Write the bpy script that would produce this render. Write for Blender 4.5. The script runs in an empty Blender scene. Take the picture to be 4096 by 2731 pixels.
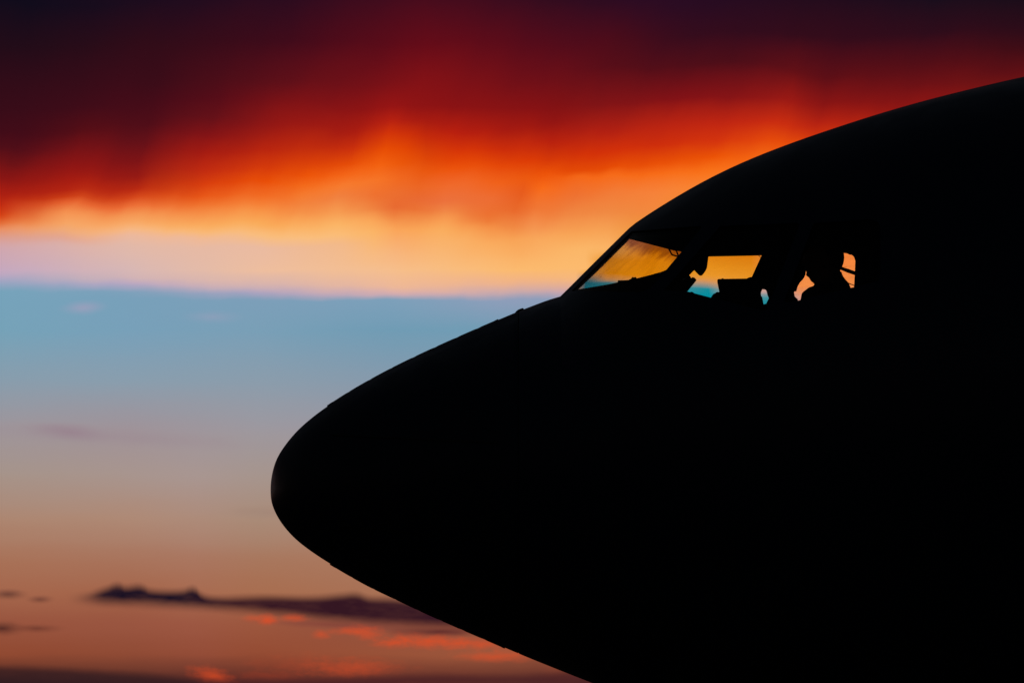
import bpy, bmesh, math, random
import numpy as np
from mathutils import Vector, Matrix

random.seed(4)
SC = bpy.context.scene
COL = SC.collection
rad, deg = math.radians, math.degrees

# ------------------------------------------------------------------ camera
PW, PH = 4096.0, 2731.0                 # proportions of the picture
DIST, EYE, PITCH = 36.0, 1.5, rad(3.29)  # long lens on the apron, 36 m from the aircraft
LENS = 238.0
FPX = LENS / 36.0 * PW
cam_d = bpy.data.cameras.new('camera')
cam = bpy.data.objects.new('camera', cam_d)
COL.objects.link(cam)
cam.location = (0, -DIST, EYE)
cam.rotation_euler = (rad(90) + PITCH, 0, 0)
cam_d.lens, cam_d.sensor_width = LENS, 36.0
cam_d.clip_start, cam_d.clip_end = 0.5, 20000
SC.camera = cam
CAMR = Matrix.Rotation(rad(90) + PITCH, 3, 'X')


def P(px, py, y=0.0):
    """the point at depth y that is seen at (px, py) of the picture"""
    d = CAMR @ Vector(((px - PW / 2) / FPX, -(py - PH / 2) / FPX, -1.0))
    t = (y + DIST) / d.y
    return Vector((d.x * t, y, EYE + d.z * t))


def AZEL(X, Y):
    """azimuth and elevation (degrees) of a sky feature at (X, Y) on the 2352 px wide picture"""
    k = PW / 2352.0
    d = CAMR @ Vector(((X * k - PW / 2) / FPX, -(Y * k - PH / 2) / FPX, -1.0))
    d.normalize()
    return deg(math.atan2(d.x, d.y)), deg(math.asin(d.z))


def lin(c, a=1.0):
    o = []
    for v in c:
        v = v / 255.0
        o.append(v / 12.92 if v <= 0.04045 else ((v + 0.055) / 1.055) ** 2.4)
    return (o[0], o[1], o[2], a)


# ------------------------------------------------------------------ exposure
SC.view_settings.view_transform = 'Standard'
SC.view_settings.look = 'None'
SC.view_settings.exposure = 0
SC.view_settings.gamma = 1
SC.view_settings.use_curve_mapping = False
SC.cycles.transparent_max_bounces = 32
SC.cycles.max_bounces = 6

# ------------------------------------------------------------------ world: dusk sky with lit cloud decks
SUN_EL, SUN_AZ = -1.5, 9.0     # just below the horizon, behind the nose
world = bpy.data.worlds.new('World')
SC.world = world
world.use_nodes = True
WT = world.node_tree
WT.nodes.clear()


class G:
    """small helper to write node maths"""
    def __init__(self, tree):
        self.t = tree

    def n(self, kind, **kw):
        nd = self.t.nodes.new(kind)
        for k, v in kw.items():
            setattr(nd, k, v)
        return nd

    def put(self, sock, v):
        if hasattr(v, 'default_value') or isinstance(v, bpy.types.NodeSocket):
            self.t.links.new(v, sock)
        else:
            sock.default_value = v

    def m(self, op, a, b=None, c=None, clamp=False):
        nd = self.n('ShaderNodeMath', operation=op, use_clamp=clamp)
        self.put(nd.inputs[0], a)
        if b is not None:
            self.put(nd.inputs[1], b)
        if c is not None:
            self.put(nd.inputs[2], c)
        return nd.outputs[0]

    def sm(self, v, a, b, lo=0.0, hi=1.0, kind='SMOOTHSTEP'):
        nd = self.n('ShaderNodeMapRange', interpolation_type=kind, clamp=True)
        self.put(nd.inputs['Value'], v)
        flip = a > b
        if flip:
            a, b, lo, hi = b, a, hi, lo
        nd.inputs['From Min'].default_value = a
        nd.inputs['From Max'].default_value = b
        nd.inputs['To Min'].default_value = lo
        nd.inputs['To Max'].default_value = hi
        return nd.outputs['Result']

    def xyz(self, x, y, z=0.0):
        nd = self.n('ShaderNodeCombineXYZ')
        for s, v in zip(nd.inputs, (x, y, z)):
            self.put(s, v)
        return nd.outputs[0]

    def noise(self, vec, scale, detail=2.0, rough=0.5):
        nd = self.n('ShaderNodeTexNoise')
        self.put(nd.inputs['Vector'], vec)
        nd.inputs['Scale'].default_value = scale
        nd.inputs['Detail'].default_value = detail
        nd.inputs['Roughness'].default_value = rough
        return nd.outputs['Fac']

    def mix(self, f, a, b, mode='MIX'):
        nd = self.n('ShaderNodeMix', data_type='RGBA', blend_type=mode)
        nd.clamp_factor = True
        self.put(nd.inputs[0], f)
        self.put(nd.inputs[6], a)
        self.put(nd.inputs[7], b)
        return nd.outputs[2]

    def ramp(self, f, stops):
        nd = self.n('ShaderNodeValToRGB')
        cr = nd.color_ramp
        cr.interpolation = 'LINEAR'
        stops = sorted(stops)
        cr.elements[0].position, cr.elements[0].color = stops[0]
        cr.elements[1].position, cr.elements[1].color = stops[-1]
        for p_, c_ in stops[1:-1]:
            e = cr.elements.new(p_)
            e.color = c_
        self.put(nd.inputs[0], f)
        return nd.outputs[0]

    def curve(self, f, pts):
        """float curve given as (x, y) in 0..1"""
        nd = self.n('ShaderNodeFloatCurve')
        c = nd.mapping.curves[0]
        pts = sorted(pts)
        c.points[0].location = pts[0]
        c.points[1].location = pts[-1]
        for p_ in pts[1:-1]:
            c.points.new(*p_)
        for p_ in c.points:
            p_.handle_type = 'AUTO'
        nd.mapping.update()
        self.put(nd.inputs['Value'], f)
        return nd.outputs[0]


g = G(WT)
tc = g.n('ShaderNodeTexCoord')
sep = g.n('ShaderNodeSeparateXYZ')
WT.links.new(tc.outputs['Generated'], sep.inputs[0])
dx, dy, dz = sep.outputs
az = g.m('MULTIPLY', g.m('ARCTAN2', dx, dy), 180 / math.pi)
el = g.m('MULTIPLY', g.m('ARCSINE', dz), 180 / math.pi)

# soft turbulence of the cloud deck: long streaks that climb to the right
streak = g.xyz(g.m('MULTIPLY_ADD', el, -0.9, g.m('MULTIPLY', az, 0.55)),
               g.m('MULTIPLY_ADD', el, 0.75, g.m('MULTIPLY', az, -0.28)))
n1 = g.m('SUBTRACT', g.noise(streak, 1.15, 3.0, 0.45), 0.5)
n2 = g.m('SUBTRACT', g.noise(g.xyz(az, g.m('MULTIPLY', el, 2.0)), 0.9, 2.0, 0.5), 0.5)
n3 = g.m('SUBTRACT', g.noise(g.xyz(g.m('MULTIPLY', az, 0.7), g.m('MULTIPLY', el, 4.5), 3.0), 1.0, 3.0, 0.5), 0.5)
E_A = AZEL(1176, 480)[1]
E_B = AZEL(1176, 700)[1]
shaft = g.xyz(g.m('MULTIPLY_ADD', el, -0.42, az), g.m('MULTIPLY', el, 0.22), 5.0)
n6 = g.m('SUBTRACT', g.noise(shaft, 1.55, 2.0, 0.4), 0.5)
hi_w = g.sm(el, E_B, E_A)                      # 1 in the red deck, 0 in the clear band
warp = g.m('MULTIPLY', g.m('MULTIPLY_ADD', n6, 0.20, g.m('MULTIPLY', n1, 0.08)), hi_w)
warp = g.m('ADD', warp, g.m('MULTIPLY', n3, g.sm(hi_w, 0, 1, 0.10, 0.03)))
n4 = g.m('SUBTRACT', g.noise(g.xyz(g.m('MULTIPLY', az, 1.5), g.m('MULTIPLY', el, 1.2), 9.0), 1.0, 3.0, 0.55), 0.5)
n5 = g.m('SUBTRACT', g.noise(g.xyz(g.m('MULTIPLY_ADD', el, -0.5, az), g.m('MULTIPLY', el, 0.8), 2.0), 4.6, 2.0, 0.5), 0.5)
warp = g.m('ADD', warp, g.m('MULTIPLY', g.m('MULTIPLY', n5, hi_w), 0.045))
near_edge = g.m('MULTIPLY', g.sm(el, AZEL(1176, 790)[1], AZEL(1176, 700)[1]), g.sm(el, AZEL(1176, 560)[1], AZEL(1176, 650)[1]))
warp = g.m('ADD', warp, g.m('MULTIPLY', g.m('MULTIPLY', n4, near_edge), 0.09))
elw = g.m('ADD', el, warp)
lean = g.m('MINIMUM', g.m('MAXIMUM', g.m('SUBTRACT', el, AZEL(1176, 470)[1]), 0.0), 1.1)   # the shafts lean to the right going up
azw = g.m('MULTIPLY_ADD', lean, -0.22, g.m('MULTIPLY_ADD', n2, 0.2, az))

EL0, EL1 = 0.0, 6.6
COLS = {
    0: [(0, 17, 12, 27), (100, 34, 12, 24), (200, 52, 12, 24), (300, 62, 12, 24), (360, 96, 16, 22), (420, 138, 22, 20),
        (470, 180, 34, 16), (500, 205, 70, 22), (520, 238, 140, 85), (545, 222, 160, 145), (575, 205, 170, 185), (620, 196, 168, 192),
        (645, 160, 165, 195), (672, 118, 163, 187), (760, 118, 162, 184), (850, 132, 158, 176), (930, 148, 154, 164),
        (975, 158, 150, 156), (1020, 156, 142, 144), (1080, 162, 146, 134), (1140, 168, 142, 120), (1200, 170, 130, 104),
        (1280, 165, 112, 82), (1350, 164, 103, 72), (1420, 150, 84, 58), (1500, 142, 72, 44), (1530, 110, 56, 40), (1555, 60, 32, 32), (1568, 52, 30, 32)],
    300: [(0, 30, 12, 29), (100, 49, 12, 24), (200, 61, 12, 24), (300, 78, 14, 24), (360, 122, 20, 20), (405, 160, 30, 18),
          (440, 215, 70, 20), (465, 240, 112, 48), (490, 248, 150, 82), (520, 248, 178, 125), (555, 228, 184, 165), (600, 220, 186, 180), (640, 212, 180, 180),
          (656, 182, 166, 195), (676, 120, 160, 186), (760, 120, 160, 185), (850, 134, 158, 176), (930, 148, 156, 166),
          (985, 160, 146, 152), (1040, 160, 146, 144), (1110, 167, 147, 133), (1170, 172, 140, 118), (1220, 170, 128, 102),
          (1290, 165, 112, 84), (1340, 165, 104, 70), (1410, 152, 86, 62), (1480, 148, 78, 50), (1535, 128, 64, 42), (1568, 70, 36, 34)],
    600: [(0, 44, 12, 30), (100, 64, 11, 26), (200, 98, 16, 24), (290, 140, 22, 20), (340, 188, 40, 14), (385, 225, 70, 10),
          (425, 248, 112, 32), (460, 246, 142, 70), (495, 250, 170, 95), (530, 251, 190, 122), (570, 232, 186, 166), (625, 238, 190, 158), (660, 212, 178, 176),
          (672, 180, 164, 192), (692, 118, 158, 184), (770, 122, 159, 182), (850, 134, 157, 175), (930, 148, 155, 165), (1000, 160, 151, 157),
          (1060, 163, 148, 146), (1130, 170, 149, 134), (1180, 168, 140, 122), (1220, 172, 134, 112),
          (1290, 168, 118, 92), (1350, 170, 113, 82), (1420, 156, 88, 64), (1480, 158, 84, 56), (1535, 132, 62, 44), (1568, 82, 38, 36)],
    900: [(0, 72, 12, 28), (100, 100, 12, 24), (200, 132, 18, 22), (275, 182, 36, 16), (315, 224, 64, 8), (355, 238, 88, 8),
          (395, 249, 112, 28), (430, 242, 122, 52), (475, 230, 106, 46), (505, 242, 145, 74), (540, 251, 178, 100), (575, 248, 186, 128), (620, 246, 190, 140), (655, 238, 184, 152),
          (674, 212, 172, 176), (690, 125, 160, 186), (715, 104, 154, 182), (770, 114, 156, 180), (850, 130, 154, 174), (930, 145, 152, 164),
          (1000, 158, 148, 156), (1080, 164, 148, 142), (1150, 168, 144, 130), (1210, 172, 134, 114),
          (1300, 170, 118, 92), (1360, 168, 112, 84), (1420, 140, 78, 62), (1480, 162, 92, 62), (1530, 140, 68, 48), (1568, 92, 42, 38)],
    1200: [(0, 50, 12, 30), (100, 84, 12, 26), (160, 96, 14, 24), (230, 128, 18, 22), (295, 162, 28, 18), (340, 212, 52, 8),
           (380, 226, 72, 6), (410, 242, 100, 24), (455, 234, 104, 42), (495, 238, 130, 66), (535, 249, 168, 90), (575, 251, 184, 108), (620, 252, 186, 110), (650, 240, 178, 136),
           (672, 208, 170, 168), (688, 150, 158, 186), (704, 100, 152, 182), (760, 114, 156, 180), (850, 130, 154, 174), (950, 148, 150, 162),
           (1050, 164, 148, 146), (1150, 168, 144, 130), (1250, 170, 126, 102), (1350, 166, 110, 82), (1430, 150, 84, 62), (1490, 160, 92, 64), (1530, 146, 72, 50), (1568, 78, 36, 36)],
    1322: [(0, 46, 12, 32), (90, 76, 12, 26), (155, 88, 14, 24), (225, 128, 20, 22), (285, 176, 32, 18), (335, 212, 50, 8),
           (375, 228, 74, 6), (404, 244, 103, 24), (448, 238, 114, 50), (490, 240, 134, 66), (535, 248, 164, 86), (575, 251, 182, 104), (620, 252, 186, 110), (645, 246, 183, 124),
           (666, 222, 172, 154), (679, 198, 164, 178), (690, 140, 158, 186), (702, 100, 153, 183), (760, 110, 156, 180), (900, 136, 154, 172), (1050, 164, 148, 146), (1250, 170, 126, 102), (1350, 166, 110, 82), (1530, 146, 72, 50), (1568, 78, 36, 36)],
    1345: [(0, 45, 12, 33), (88, 72, 12, 26), (152, 86, 14, 24), (224, 130, 20, 22), (284, 178, 32, 18), (333, 211, 49, 9),
           (372, 229, 75, 6), (402, 245, 104, 24), (446, 240, 118, 52), (488, 240, 135, 66), (534, 248, 164, 86), (575, 251, 182, 104), (621, 252, 186, 110), (631, 240, 166, 66), (638, 190, 152, 130), (646, 40, 128, 165),
           (656, 0, 116, 160), (740, 20, 145, 178), (900, 136, 154, 172), (1050, 164, 148, 146), (1250, 170, 126, 102), (1530, 146, 72, 50), (1568, 78, 36, 36)],
    1395: [(0, 44, 12, 34), (85, 66, 12, 27), (150, 84, 14, 24), (222, 130, 20, 22), (282, 180, 34, 18), (330, 210, 48, 10),
           (370, 230, 76, 6), (401, 246, 106, 24), (444, 242, 122, 54), (485, 240, 136, 66), (532, 247, 163, 85), (574, 251, 181, 103), (598, 232, 148, 28), (636, 231, 147, 14), (646, 215, 155, 100),
           (655, 60, 130, 165), (668, 0, 118, 160), (740, 20, 145, 178), (900, 136, 154, 172), (1050, 164, 148, 146), (1250, 170, 126, 102), (1530, 146, 72, 50), (1568, 78, 36, 36)],
    1500: [(0, 42, 12, 34), (80, 54, 12, 28), (150, 80, 14, 24), (220, 130, 18, 22), (280, 186, 36, 18), (325, 206, 46, 12),
           (365, 232, 78, 6), (398, 248, 108, 24), (440, 246, 130, 58), (480, 242, 136, 62), (530, 234, 145, 50), (580, 225, 136, 8), (634, 230, 146, 12), (648, 214, 160, 110),
           (662, 90, 145, 165), (680, 0, 145, 178), (740, 20, 150, 180), (900, 130, 154, 174), (1100, 166, 148, 140), (1250, 170, 126, 102), (1350, 166, 110, 82), (1440, 152, 84, 60), (1530, 146, 72, 50), (1568, 78, 36, 36)],
    1620: [(0, 38, 12, 32), (80, 50, 12, 28), (150, 76, 14, 24), (220, 134, 20, 22), (280, 192, 38, 18), (320, 212, 52, 14),
           (355, 236, 84, 6), (390, 248, 112, 24), (430, 250, 134, 48), (530, 236, 140, 40), (585, 230, 136, 22), (610, 240, 152, 32), (630, 244, 160, 50), (642, 225, 158, 100),
           (652, 160, 152, 145), (661, 20, 148, 172), (680, 0, 148, 176), (740, 20, 155, 180), (900, 130, 154, 174), (1100, 166, 148, 140), (1250, 170, 126, 102), (1568, 78, 36, 36)],
    1720: [(0, 36, 12, 30), (85, 51, 12, 27), (160, 90, 15, 23), (228, 148, 24, 21), (285, 200, 43, 17), (325, 226, 70, 12),
           (370, 246, 104, 20), (450, 252, 132, 48), (530, 236, 138, 36), (585, 228, 130, 16), (615, 236, 148, 32), (640, 242, 158, 44), (655, 236, 166, 100), (668, 220, 170, 160),
           (678, 110, 158, 172), (692, 30, 150, 176), (740, 30, 155, 180), (900, 130, 154, 174), (1100, 166, 148, 140), (1250, 170, 126, 102), (1568, 78, 36, 36)],
    1765: [(0, 35, 12, 29), (88, 51, 12, 26), (168, 98, 16, 22), (232, 156, 26, 20), (288, 203, 46, 16), (328, 232, 78, 11),
           (380, 248, 112, 26), (470, 254, 132, 50), (560, 248, 142, 60), (630, 248, 152, 70), (652, 236, 166, 120), (662, 224, 172, 168), (671, 196, 168, 176),
           (678, 80, 154, 175), (690, 36, 150, 173), (740, 40, 155, 180), (900, 130, 154, 174), (1100, 166, 148, 140), (1250, 170, 126, 102), (1568, 78, 36, 36)],
    1840: [(0, 34, 12, 28), (90, 52, 12, 26), (175, 94, 15, 22), (235, 136, 21, 20), (280, 180, 34, 18), (310, 206, 51, 14), (345, 236, 84, 10),
           (390, 250, 120, 30), (480, 254, 132, 52), (560, 255, 142, 64), (630, 254, 152, 78), (664, 253, 152, 80), (674, 236, 160, 125), (686, 226, 166, 152), (705, 205, 166, 172), (725, 110, 158, 180), (760, 60, 158, 180), (900, 130, 154, 174), (1100, 166, 148, 140), (1250, 170, 126, 102), (1568, 78, 36, 36)],
    2080: [(0, 25, 14, 28), (80, 46, 12, 26), (150, 82, 14, 22), (200, 107, 17, 21), (250, 140, 22, 19), (310, 200, 46, 16),
           (400, 248, 112, 34), (520, 254, 134, 60), (600, 255, 140, 66), (650, 255, 150, 78), (690, 246, 168, 140), (720, 150, 160, 175), (900, 130, 154, 174), (1100, 166, 148, 140), (1250, 170, 126, 102), (1568, 78, 36, 36)],
    2352: [(0, 28, 13, 24), (60, 44, 12, 24), (110, 64, 13, 20), (160, 96, 16, 20), (190, 118, 22, 18), (240, 158, 30, 18), (320, 205, 55, 20),
           (420, 246, 112, 40), (560, 252, 140, 66), (650, 250, 150, 80), (700, 200, 160, 150), (760, 130, 158, 175), (900, 130, 154, 174), (1100, 166, 148, 140), (1250, 170, 126, 102), (1568, 78, 36, 36)],
}

def col_at(X, Y):
    """colour of an existing sky column, or between two of them"""
    ks = sorted(COLS)
    lo = max(k for k in ks if k <= X)
    hi = min(k for k in ks if k >= X)
    t = 0 if hi == lo else (X - lo) / (hi - lo)
    return tuple(float(np.interp(Y, [r[0] for r in COLS[lo]], [r[c] for r in COLS[lo]])) * (1 - t)
                 + float(np.interp(Y, [r[0] for r in COLS[hi]], [r[c] for r in COLS[hi]])) * t for c in (1, 2, 3))


# the lower edge of the red deck, column by column (0..230 and below 570 follow the columns above)
DECK = {
    0: [(250, 56, 12, 24), (308, 66, 12, 24), (347, 79, 14, 24), (378, 104, 18, 22), (417, 138, 22, 20), (449, 170, 30, 18), (472, 194, 44, 18), (495, 214, 68, 22), (511, 228, 110, 55), (526, 234, 145, 100), (542, 222, 156, 136)],
    150: [(250, 64, 12, 24), (308, 85, 14, 22), (347, 114, 18, 22), (386, 144, 22, 20), (417, 164, 28, 18), (442, 179, 36, 18), (457, 202, 60, 22), (472, 230, 100, 48), (495, 245, 147, 82), (519, 247, 165, 100), (534, 240, 170, 120), (550, 226, 166, 146)],
    300: [(240, 70, 12, 24), (288, 80, 14, 24), (327, 100, 17, 24), (366, 125, 20, 22), (405, 150, 26, 20), (433, 186, 42, 18), (452, 214, 72, 28), (472, 236, 110, 54), (491, 244, 147, 81), (511, 248, 168, 100), (526, 248, 183, 128), (542, 236, 184, 157)],
    450: [(230, 86, 13, 24), (269, 102, 17, 24), (308, 131, 20, 22), (347, 165, 28, 18), (386, 193, 43, 17), (417, 216, 62, 14), (444, 231, 86, 24), (464, 239, 113, 45), (483, 245, 141, 70), (511, 250, 172, 95), (526, 250, 184, 115), (542, 240, 185, 150)],
    600: [(230, 120, 18, 22), (288, 150, 24, 20), (347, 186, 38, 15), (386, 213, 58, 11), (417, 233, 79, 8), (444, 241, 106, 34), (464, 245, 128, 54), (483, 248, 148, 71), (511, 250, 172, 90), (534, 250, 189, 124)],
    700: [(235, 128, 19, 22), (288, 158, 26, 19), (330, 190, 42, 14), (365, 216, 62, 9), (395, 236, 84, 9), (415, 243, 105, 26), (435, 245, 120, 44), (458, 243, 130, 60), (480, 245, 145, 72), (500, 249, 164, 86), (520, 251, 179, 102), (542, 250, 190, 126)],
    781: [(250, 141, 20, 20), (300, 171, 29, 17), (337, 201, 47, 13), (375, 229, 76, 8), (400, 244, 102, 24), (425, 247, 123, 47), (450, 241, 127, 62), (487, 246, 155, 81), (519, 251, 180, 101), (542, 251, 188, 118)],
    855: [(250, 150, 21, 20), (287, 183, 33, 17), (312, 209, 51, 10), (350, 231, 77, 5), (387, 243, 98, 17), (425, 246, 116, 39), (462, 238, 113, 49), (494, 240, 132, 65), (519, 250, 166, 88), (542, 251, 180, 102)],
    906: [(250, 143, 20, 20), (287, 172, 29, 17), (318, 203, 47, 10), (350, 224, 68, 5), (387, 234, 86, 10), (425, 240, 104, 32), (455, 236, 110, 47), (487, 232, 106, 49), (510, 238, 128, 62), (535, 250, 164, 88)],
    950: [(250, 140, 19, 20), (290, 166, 27, 17), (325, 196, 42, 11), (375, 221, 69, 8), (405, 233, 88, 16), (437, 236, 102, 36), (470, 233, 106, 50), (495, 235, 114, 52), (512, 241, 140, 70), (535, 250, 166, 88)],
    1012: [(250, 138, 19, 20), (312, 184, 31, 15), (350, 214, 53, 8), (375, 226, 68, 7), (400, 236, 84, 13), (437, 240, 106, 44), (475, 236, 113, 60), (500, 241, 136, 70), (519, 248, 156, 81), (542, 250, 173, 94)],
    1125: [(250, 136, 19, 20), (300, 165, 26, 17), (350, 205, 46, 10), (387, 228, 71, 8), (425, 240, 97, 26), (462, 237, 109, 51), (500, 236, 113, 49), (515, 238, 124, 56), (531, 245, 146, 72), (562, 250, 172, 95)],
    1187: [(250, 134, 18, 20), (294, 160, 25, 17), (337, 195, 41, 13), (375, 221, 60, 6), (412, 236, 89, 16), (450, 231, 92, 30), (487, 233, 106, 44), (519, 241, 138, 68), (545, 248, 163, 86)],
    1237: [(240, 128, 18, 20), (281, 146, 21, 19), (331, 184, 33, 14), (369, 213, 56, 8), (400, 235, 81, 8), (431, 248, 106, 25), (475, 240, 118, 52), (512, 244, 146, 78), (542, 249, 168, 92)],
}
NEWC = {}
for X, mid_ in DECK.items():
    up_ = [y_ for y_ in (0, 100, 190) if y_ < mid_[0][0] - 20]
    dn_ = (565, 620, 642, 654, 664, 674, 690, 760, 870, 980, 1090, 1190, 1290)[0 if X < 840 else 1:]
    low = [(y_,) + col_at(X, y_) for y_ in (1360, 1430, 1500, 1568)]
    NEWC[X] = [(y_,) + col_at(X, y_) for y_ in up_] + mid_ + [(y_,) + col_at(X, y_) for y_ in dn_] + low
for X, dn_y in ((1322, 17), (1345, 16), (1395, 13), (1500, 8), (1620, 8)):
    COLS[X] = [(r[0] + dn_y if 200 < r[0] < 376 else r[0],) + r[1:] for r in COLS[X]]
for X in (900, 1200):
    del COLS[X]
COLS.update(NEWC)
for X in (0, 150, 300, 450):            # the haze low on the left is a little pinker
    COLS[X] = [(r[0], r[1] + 3, r[2] + 2, r[3] + 6) if 1030 < r[0] < 1510 else r for r in COLS[X]]
fe = g.m('DIVIDE', g.m('SUBTRACT', elw, EL0), EL1 - EL0, clamp=True)
xs = sorted(COLS)
sky = None
for i, X in enumerate(xs):
    stops = []
    for (Y, r, gg, b) in COLS[X]:
        stops.append(((AZEL(X, Y)[1] - EL0) / (EL1 - EL0), lin((r, gg, b))))
    c = g.ramp(fe, stops)
    if sky is None:
        sky = c
    else:
        f = g.sm(azw, AZEL(xs[i - 1], 500)[0], AZEL(X, 500)[0], kind='LINEAR')
        sky = g.mix(f, sky, c)

HPX = deg(math.atan(1.0 / (FPX * 2352.0 / PW)))      # degrees per picture unit (2352 wide)


def blob(sky, X, Y, w, h, rgb, amt=1.0, tilt=0.0, rough=0.5, torn=0.0):
    """a soft patch of cloud; half sizes w, h in picture units"""
    a0, e0 = AZEL(X, Y)
    ct, st = math.cos(rad(tilt)), math.sin(rad(tilt))
    da = g.m('SUBTRACT', az, a0)
    de = g.m('SUBTRACT', el, e0)
    u = g.m('DIVIDE', g.m('MULTIPLY_ADD', de, st, g.m('MULTIPLY', da, ct)), w * HPX)
    v = g.m('DIVIDE', g.m('MULTIPLY_ADD', de, ct, g.m('MULTIPLY', da, -st)), h * HPX)
    r = g.m('SQRT', g.m('MULTIPLY_ADD', u, u, g.m('MULTIPLY', v, v)))
    r = g.m('MULTIPLY_ADD', fine, rough * 1.6, r)
    if torn:
        r = g.m('MULTIPLY_ADD', fine2, torn * 2.0, r)
    return g.mix(g.sm(r, 1.45, -0.35, 0.0, min(1.0, amt * 1.2)), sky, lin(rgb))


fine = g.m('SUBTRACT', g.noise(g.xyz(g.m('MULTIPLY', az, 1.6), g.m('MULTIPLY', el, 4.0), 7.0), 2.2, 3.0, 0.55), 0.5)
fine2 = g.m('SUBTRACT', g.noise(g.xyz(g.m('MULTIPLY', az, 1.0), g.m('MULTIPLY', el, 2.2), 11.0), 9.0, 3.0, 0.6), 0.5)
fx = g.sm(az, AZEL(0, 1400)[0], AZEL(2352, 1400)[0], kind='LINEAR')


def bank(sky, top, bot, rgb_l, rgb_r, soft_t, soft_b, ends, amt=1.0, wob=6.0):
    """a flat cloud bank between two outlines (picture units)"""
    def cv(pts, shift):
        return g.curve(fx, [(X / 2352.0, (1568 - Y + shift) / 300.0) for X, Y in pts])
    e0, e1 = AZEL(600, 1568)[1], AZEL(600, 1268)[1]
    t = g.m('MULTIPLY_ADD', cv(top, 4), e1 - e0, e0)
    b = g.m('MULTIPLY_ADD', cv(bot, -6), e1 - e0, e0)
    ew = g.m('MULTIPLY_ADD', fine, wob * HPX * 2.2, el)
    mt = g.sm(g.m('SUBTRACT', t, ew), -soft_t * HPX, soft_t * HPX)
    mb = g.sm(g.m('SUBTRACT', ew, b), -soft_b * HPX, soft_b * HPX)
    me = g.m('MULTIPLY', g.sm(az, AZEL(ends[0], 1400)[0], AZEL(ends[1], 1400)[0]),
             g.sm(az, AZEL(ends[3], 1400)[0], AZEL(ends[2], 1400)[0]))
    f = g.m('MULTIPLY', g.m('MULTIPLY', mt, mb), g.m('MULTIPLY', me, g.m('MULTIPLY_ADD', fine, 0.25, amt)))
    c = g.mix(g.sm(az, AZEL(400, 1400)[0], AZEL(560, 1400)[0]), lin(rgb_l), lin(rgb_r))
    return g.mix(f, sky, c)


# faint pink shreds in the clear band and mauve veil below it
sky = blob(sky, 192, 706, 46, 15, (152, 160, 188), 0.85, 4, 0.25)
sky = blob(sky, 488, 728, 60, 14, (142, 160, 186), 0.7, 0, 0.3)
sky = blob(sky, 160, 992, 84, 17, (148, 120, 136), 0.62, -6, 0.3)
sky = blob(sky, 260, 1003, 320, 20, (156, 138, 146), 0.45, -3, 0.5)
sky = blob(sky, 640, 1176, 110, 14, (160, 132, 118), 0.6, 0, 0.5)
# the dark flat bank with two little towers, and its neighbours
sky = bank(sky, [(0, 1376), (190, 1371), (225, 1362), (252, 1353), (270, 1347), (288, 1353), (318, 1350), (345, 1360), (400, 1362), (425, 1360),
                 (440, 1355), (458, 1367), (490, 1376), (620, 1374), (720, 1376), (790, 1370), (812, 1368), (850, 1378), (900, 1380), (980, 1390), (2352, 1400)],
           [(0, 1376), (190, 1375), (300, 1379), (420, 1385), (520, 1392), (620, 1400), (720, 1411), (820, 1420), (920, 1427), (1000, 1429), (1100, 1432), (2352, 1436)],
           (24, 16, 34), (52, 23, 34), 14, 18, (145, 245, 1500, 2000), 0.98, 2.2)
sky = blob(sky, 18, 1364, 40, 11, (72, 40, 40), 0.6, 0, 0.4)
sky = blob(sky, 92, 1376, 26, 9, (80, 44, 42), 0.55, 0, 0.4)
sky = blob(sky, 6, 1442, 44, 15, (56, 28, 30), 0.75, 0, 0.4)
sky = blob(sky, 84, 1442, 50, 9, (92, 46, 38), 0.6, 0, 0.4)
sky = blob(sky, 1010, 1450, 110, 11, (92, 42, 42), 0.85, 0, 0.4)
sky = blob(sky, 760, 1434, 160, 10, (128, 64, 56), 0.6, -3, 0.5)
# lit scraps under the bank
for (X, Y, w, h, a, t) in ((614, 1422, 24, 14, .95, 0), (580, 1418, 26, 9, .45, 0), (672, 1418, 34, 9, .75, 0), (738, 1455, 22, 11, .8, 0), (790, 1448, 40, 9, .45, 0),
                           (838, 1451, 48, 15, .9, -8), (905, 1475, 48, 12, .75, 0), (985, 1472, 88, 16, .95, -2), (1090, 1478, 80, 14, .85, -3),
                           (1140, 1506, 90, 13, .75, 0), (486, 1552, 52, 18, .85, -10), (810, 1532, 110, 22, .55, 0), (690, 1524, 110, 22, .2, 0), (620, 1550, 80, 12, .2, 0)):
    sky = blob(sky, X, Y, w, h, (224, 78, 36), a * 0.66, t, 0.6, 0.6)
# low dark bank along the bottom
sky = bank(sky, [(0, 1535), (140, 1540), (300, 1551), (420, 1560), (560, 1568), (760, 1563), (900, 1556), (1050, 1554), (1150, 1558), (1250, 1552), (1362, 1540), (1700, 1530), (2352, 1530)],
           [(0, 1700), (1176, 1700), (2352, 1700)], (48, 28, 32), (74, 34, 36), 12, 10, (-2600, -1200, 3200, 5000), 0.8, 5)

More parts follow.
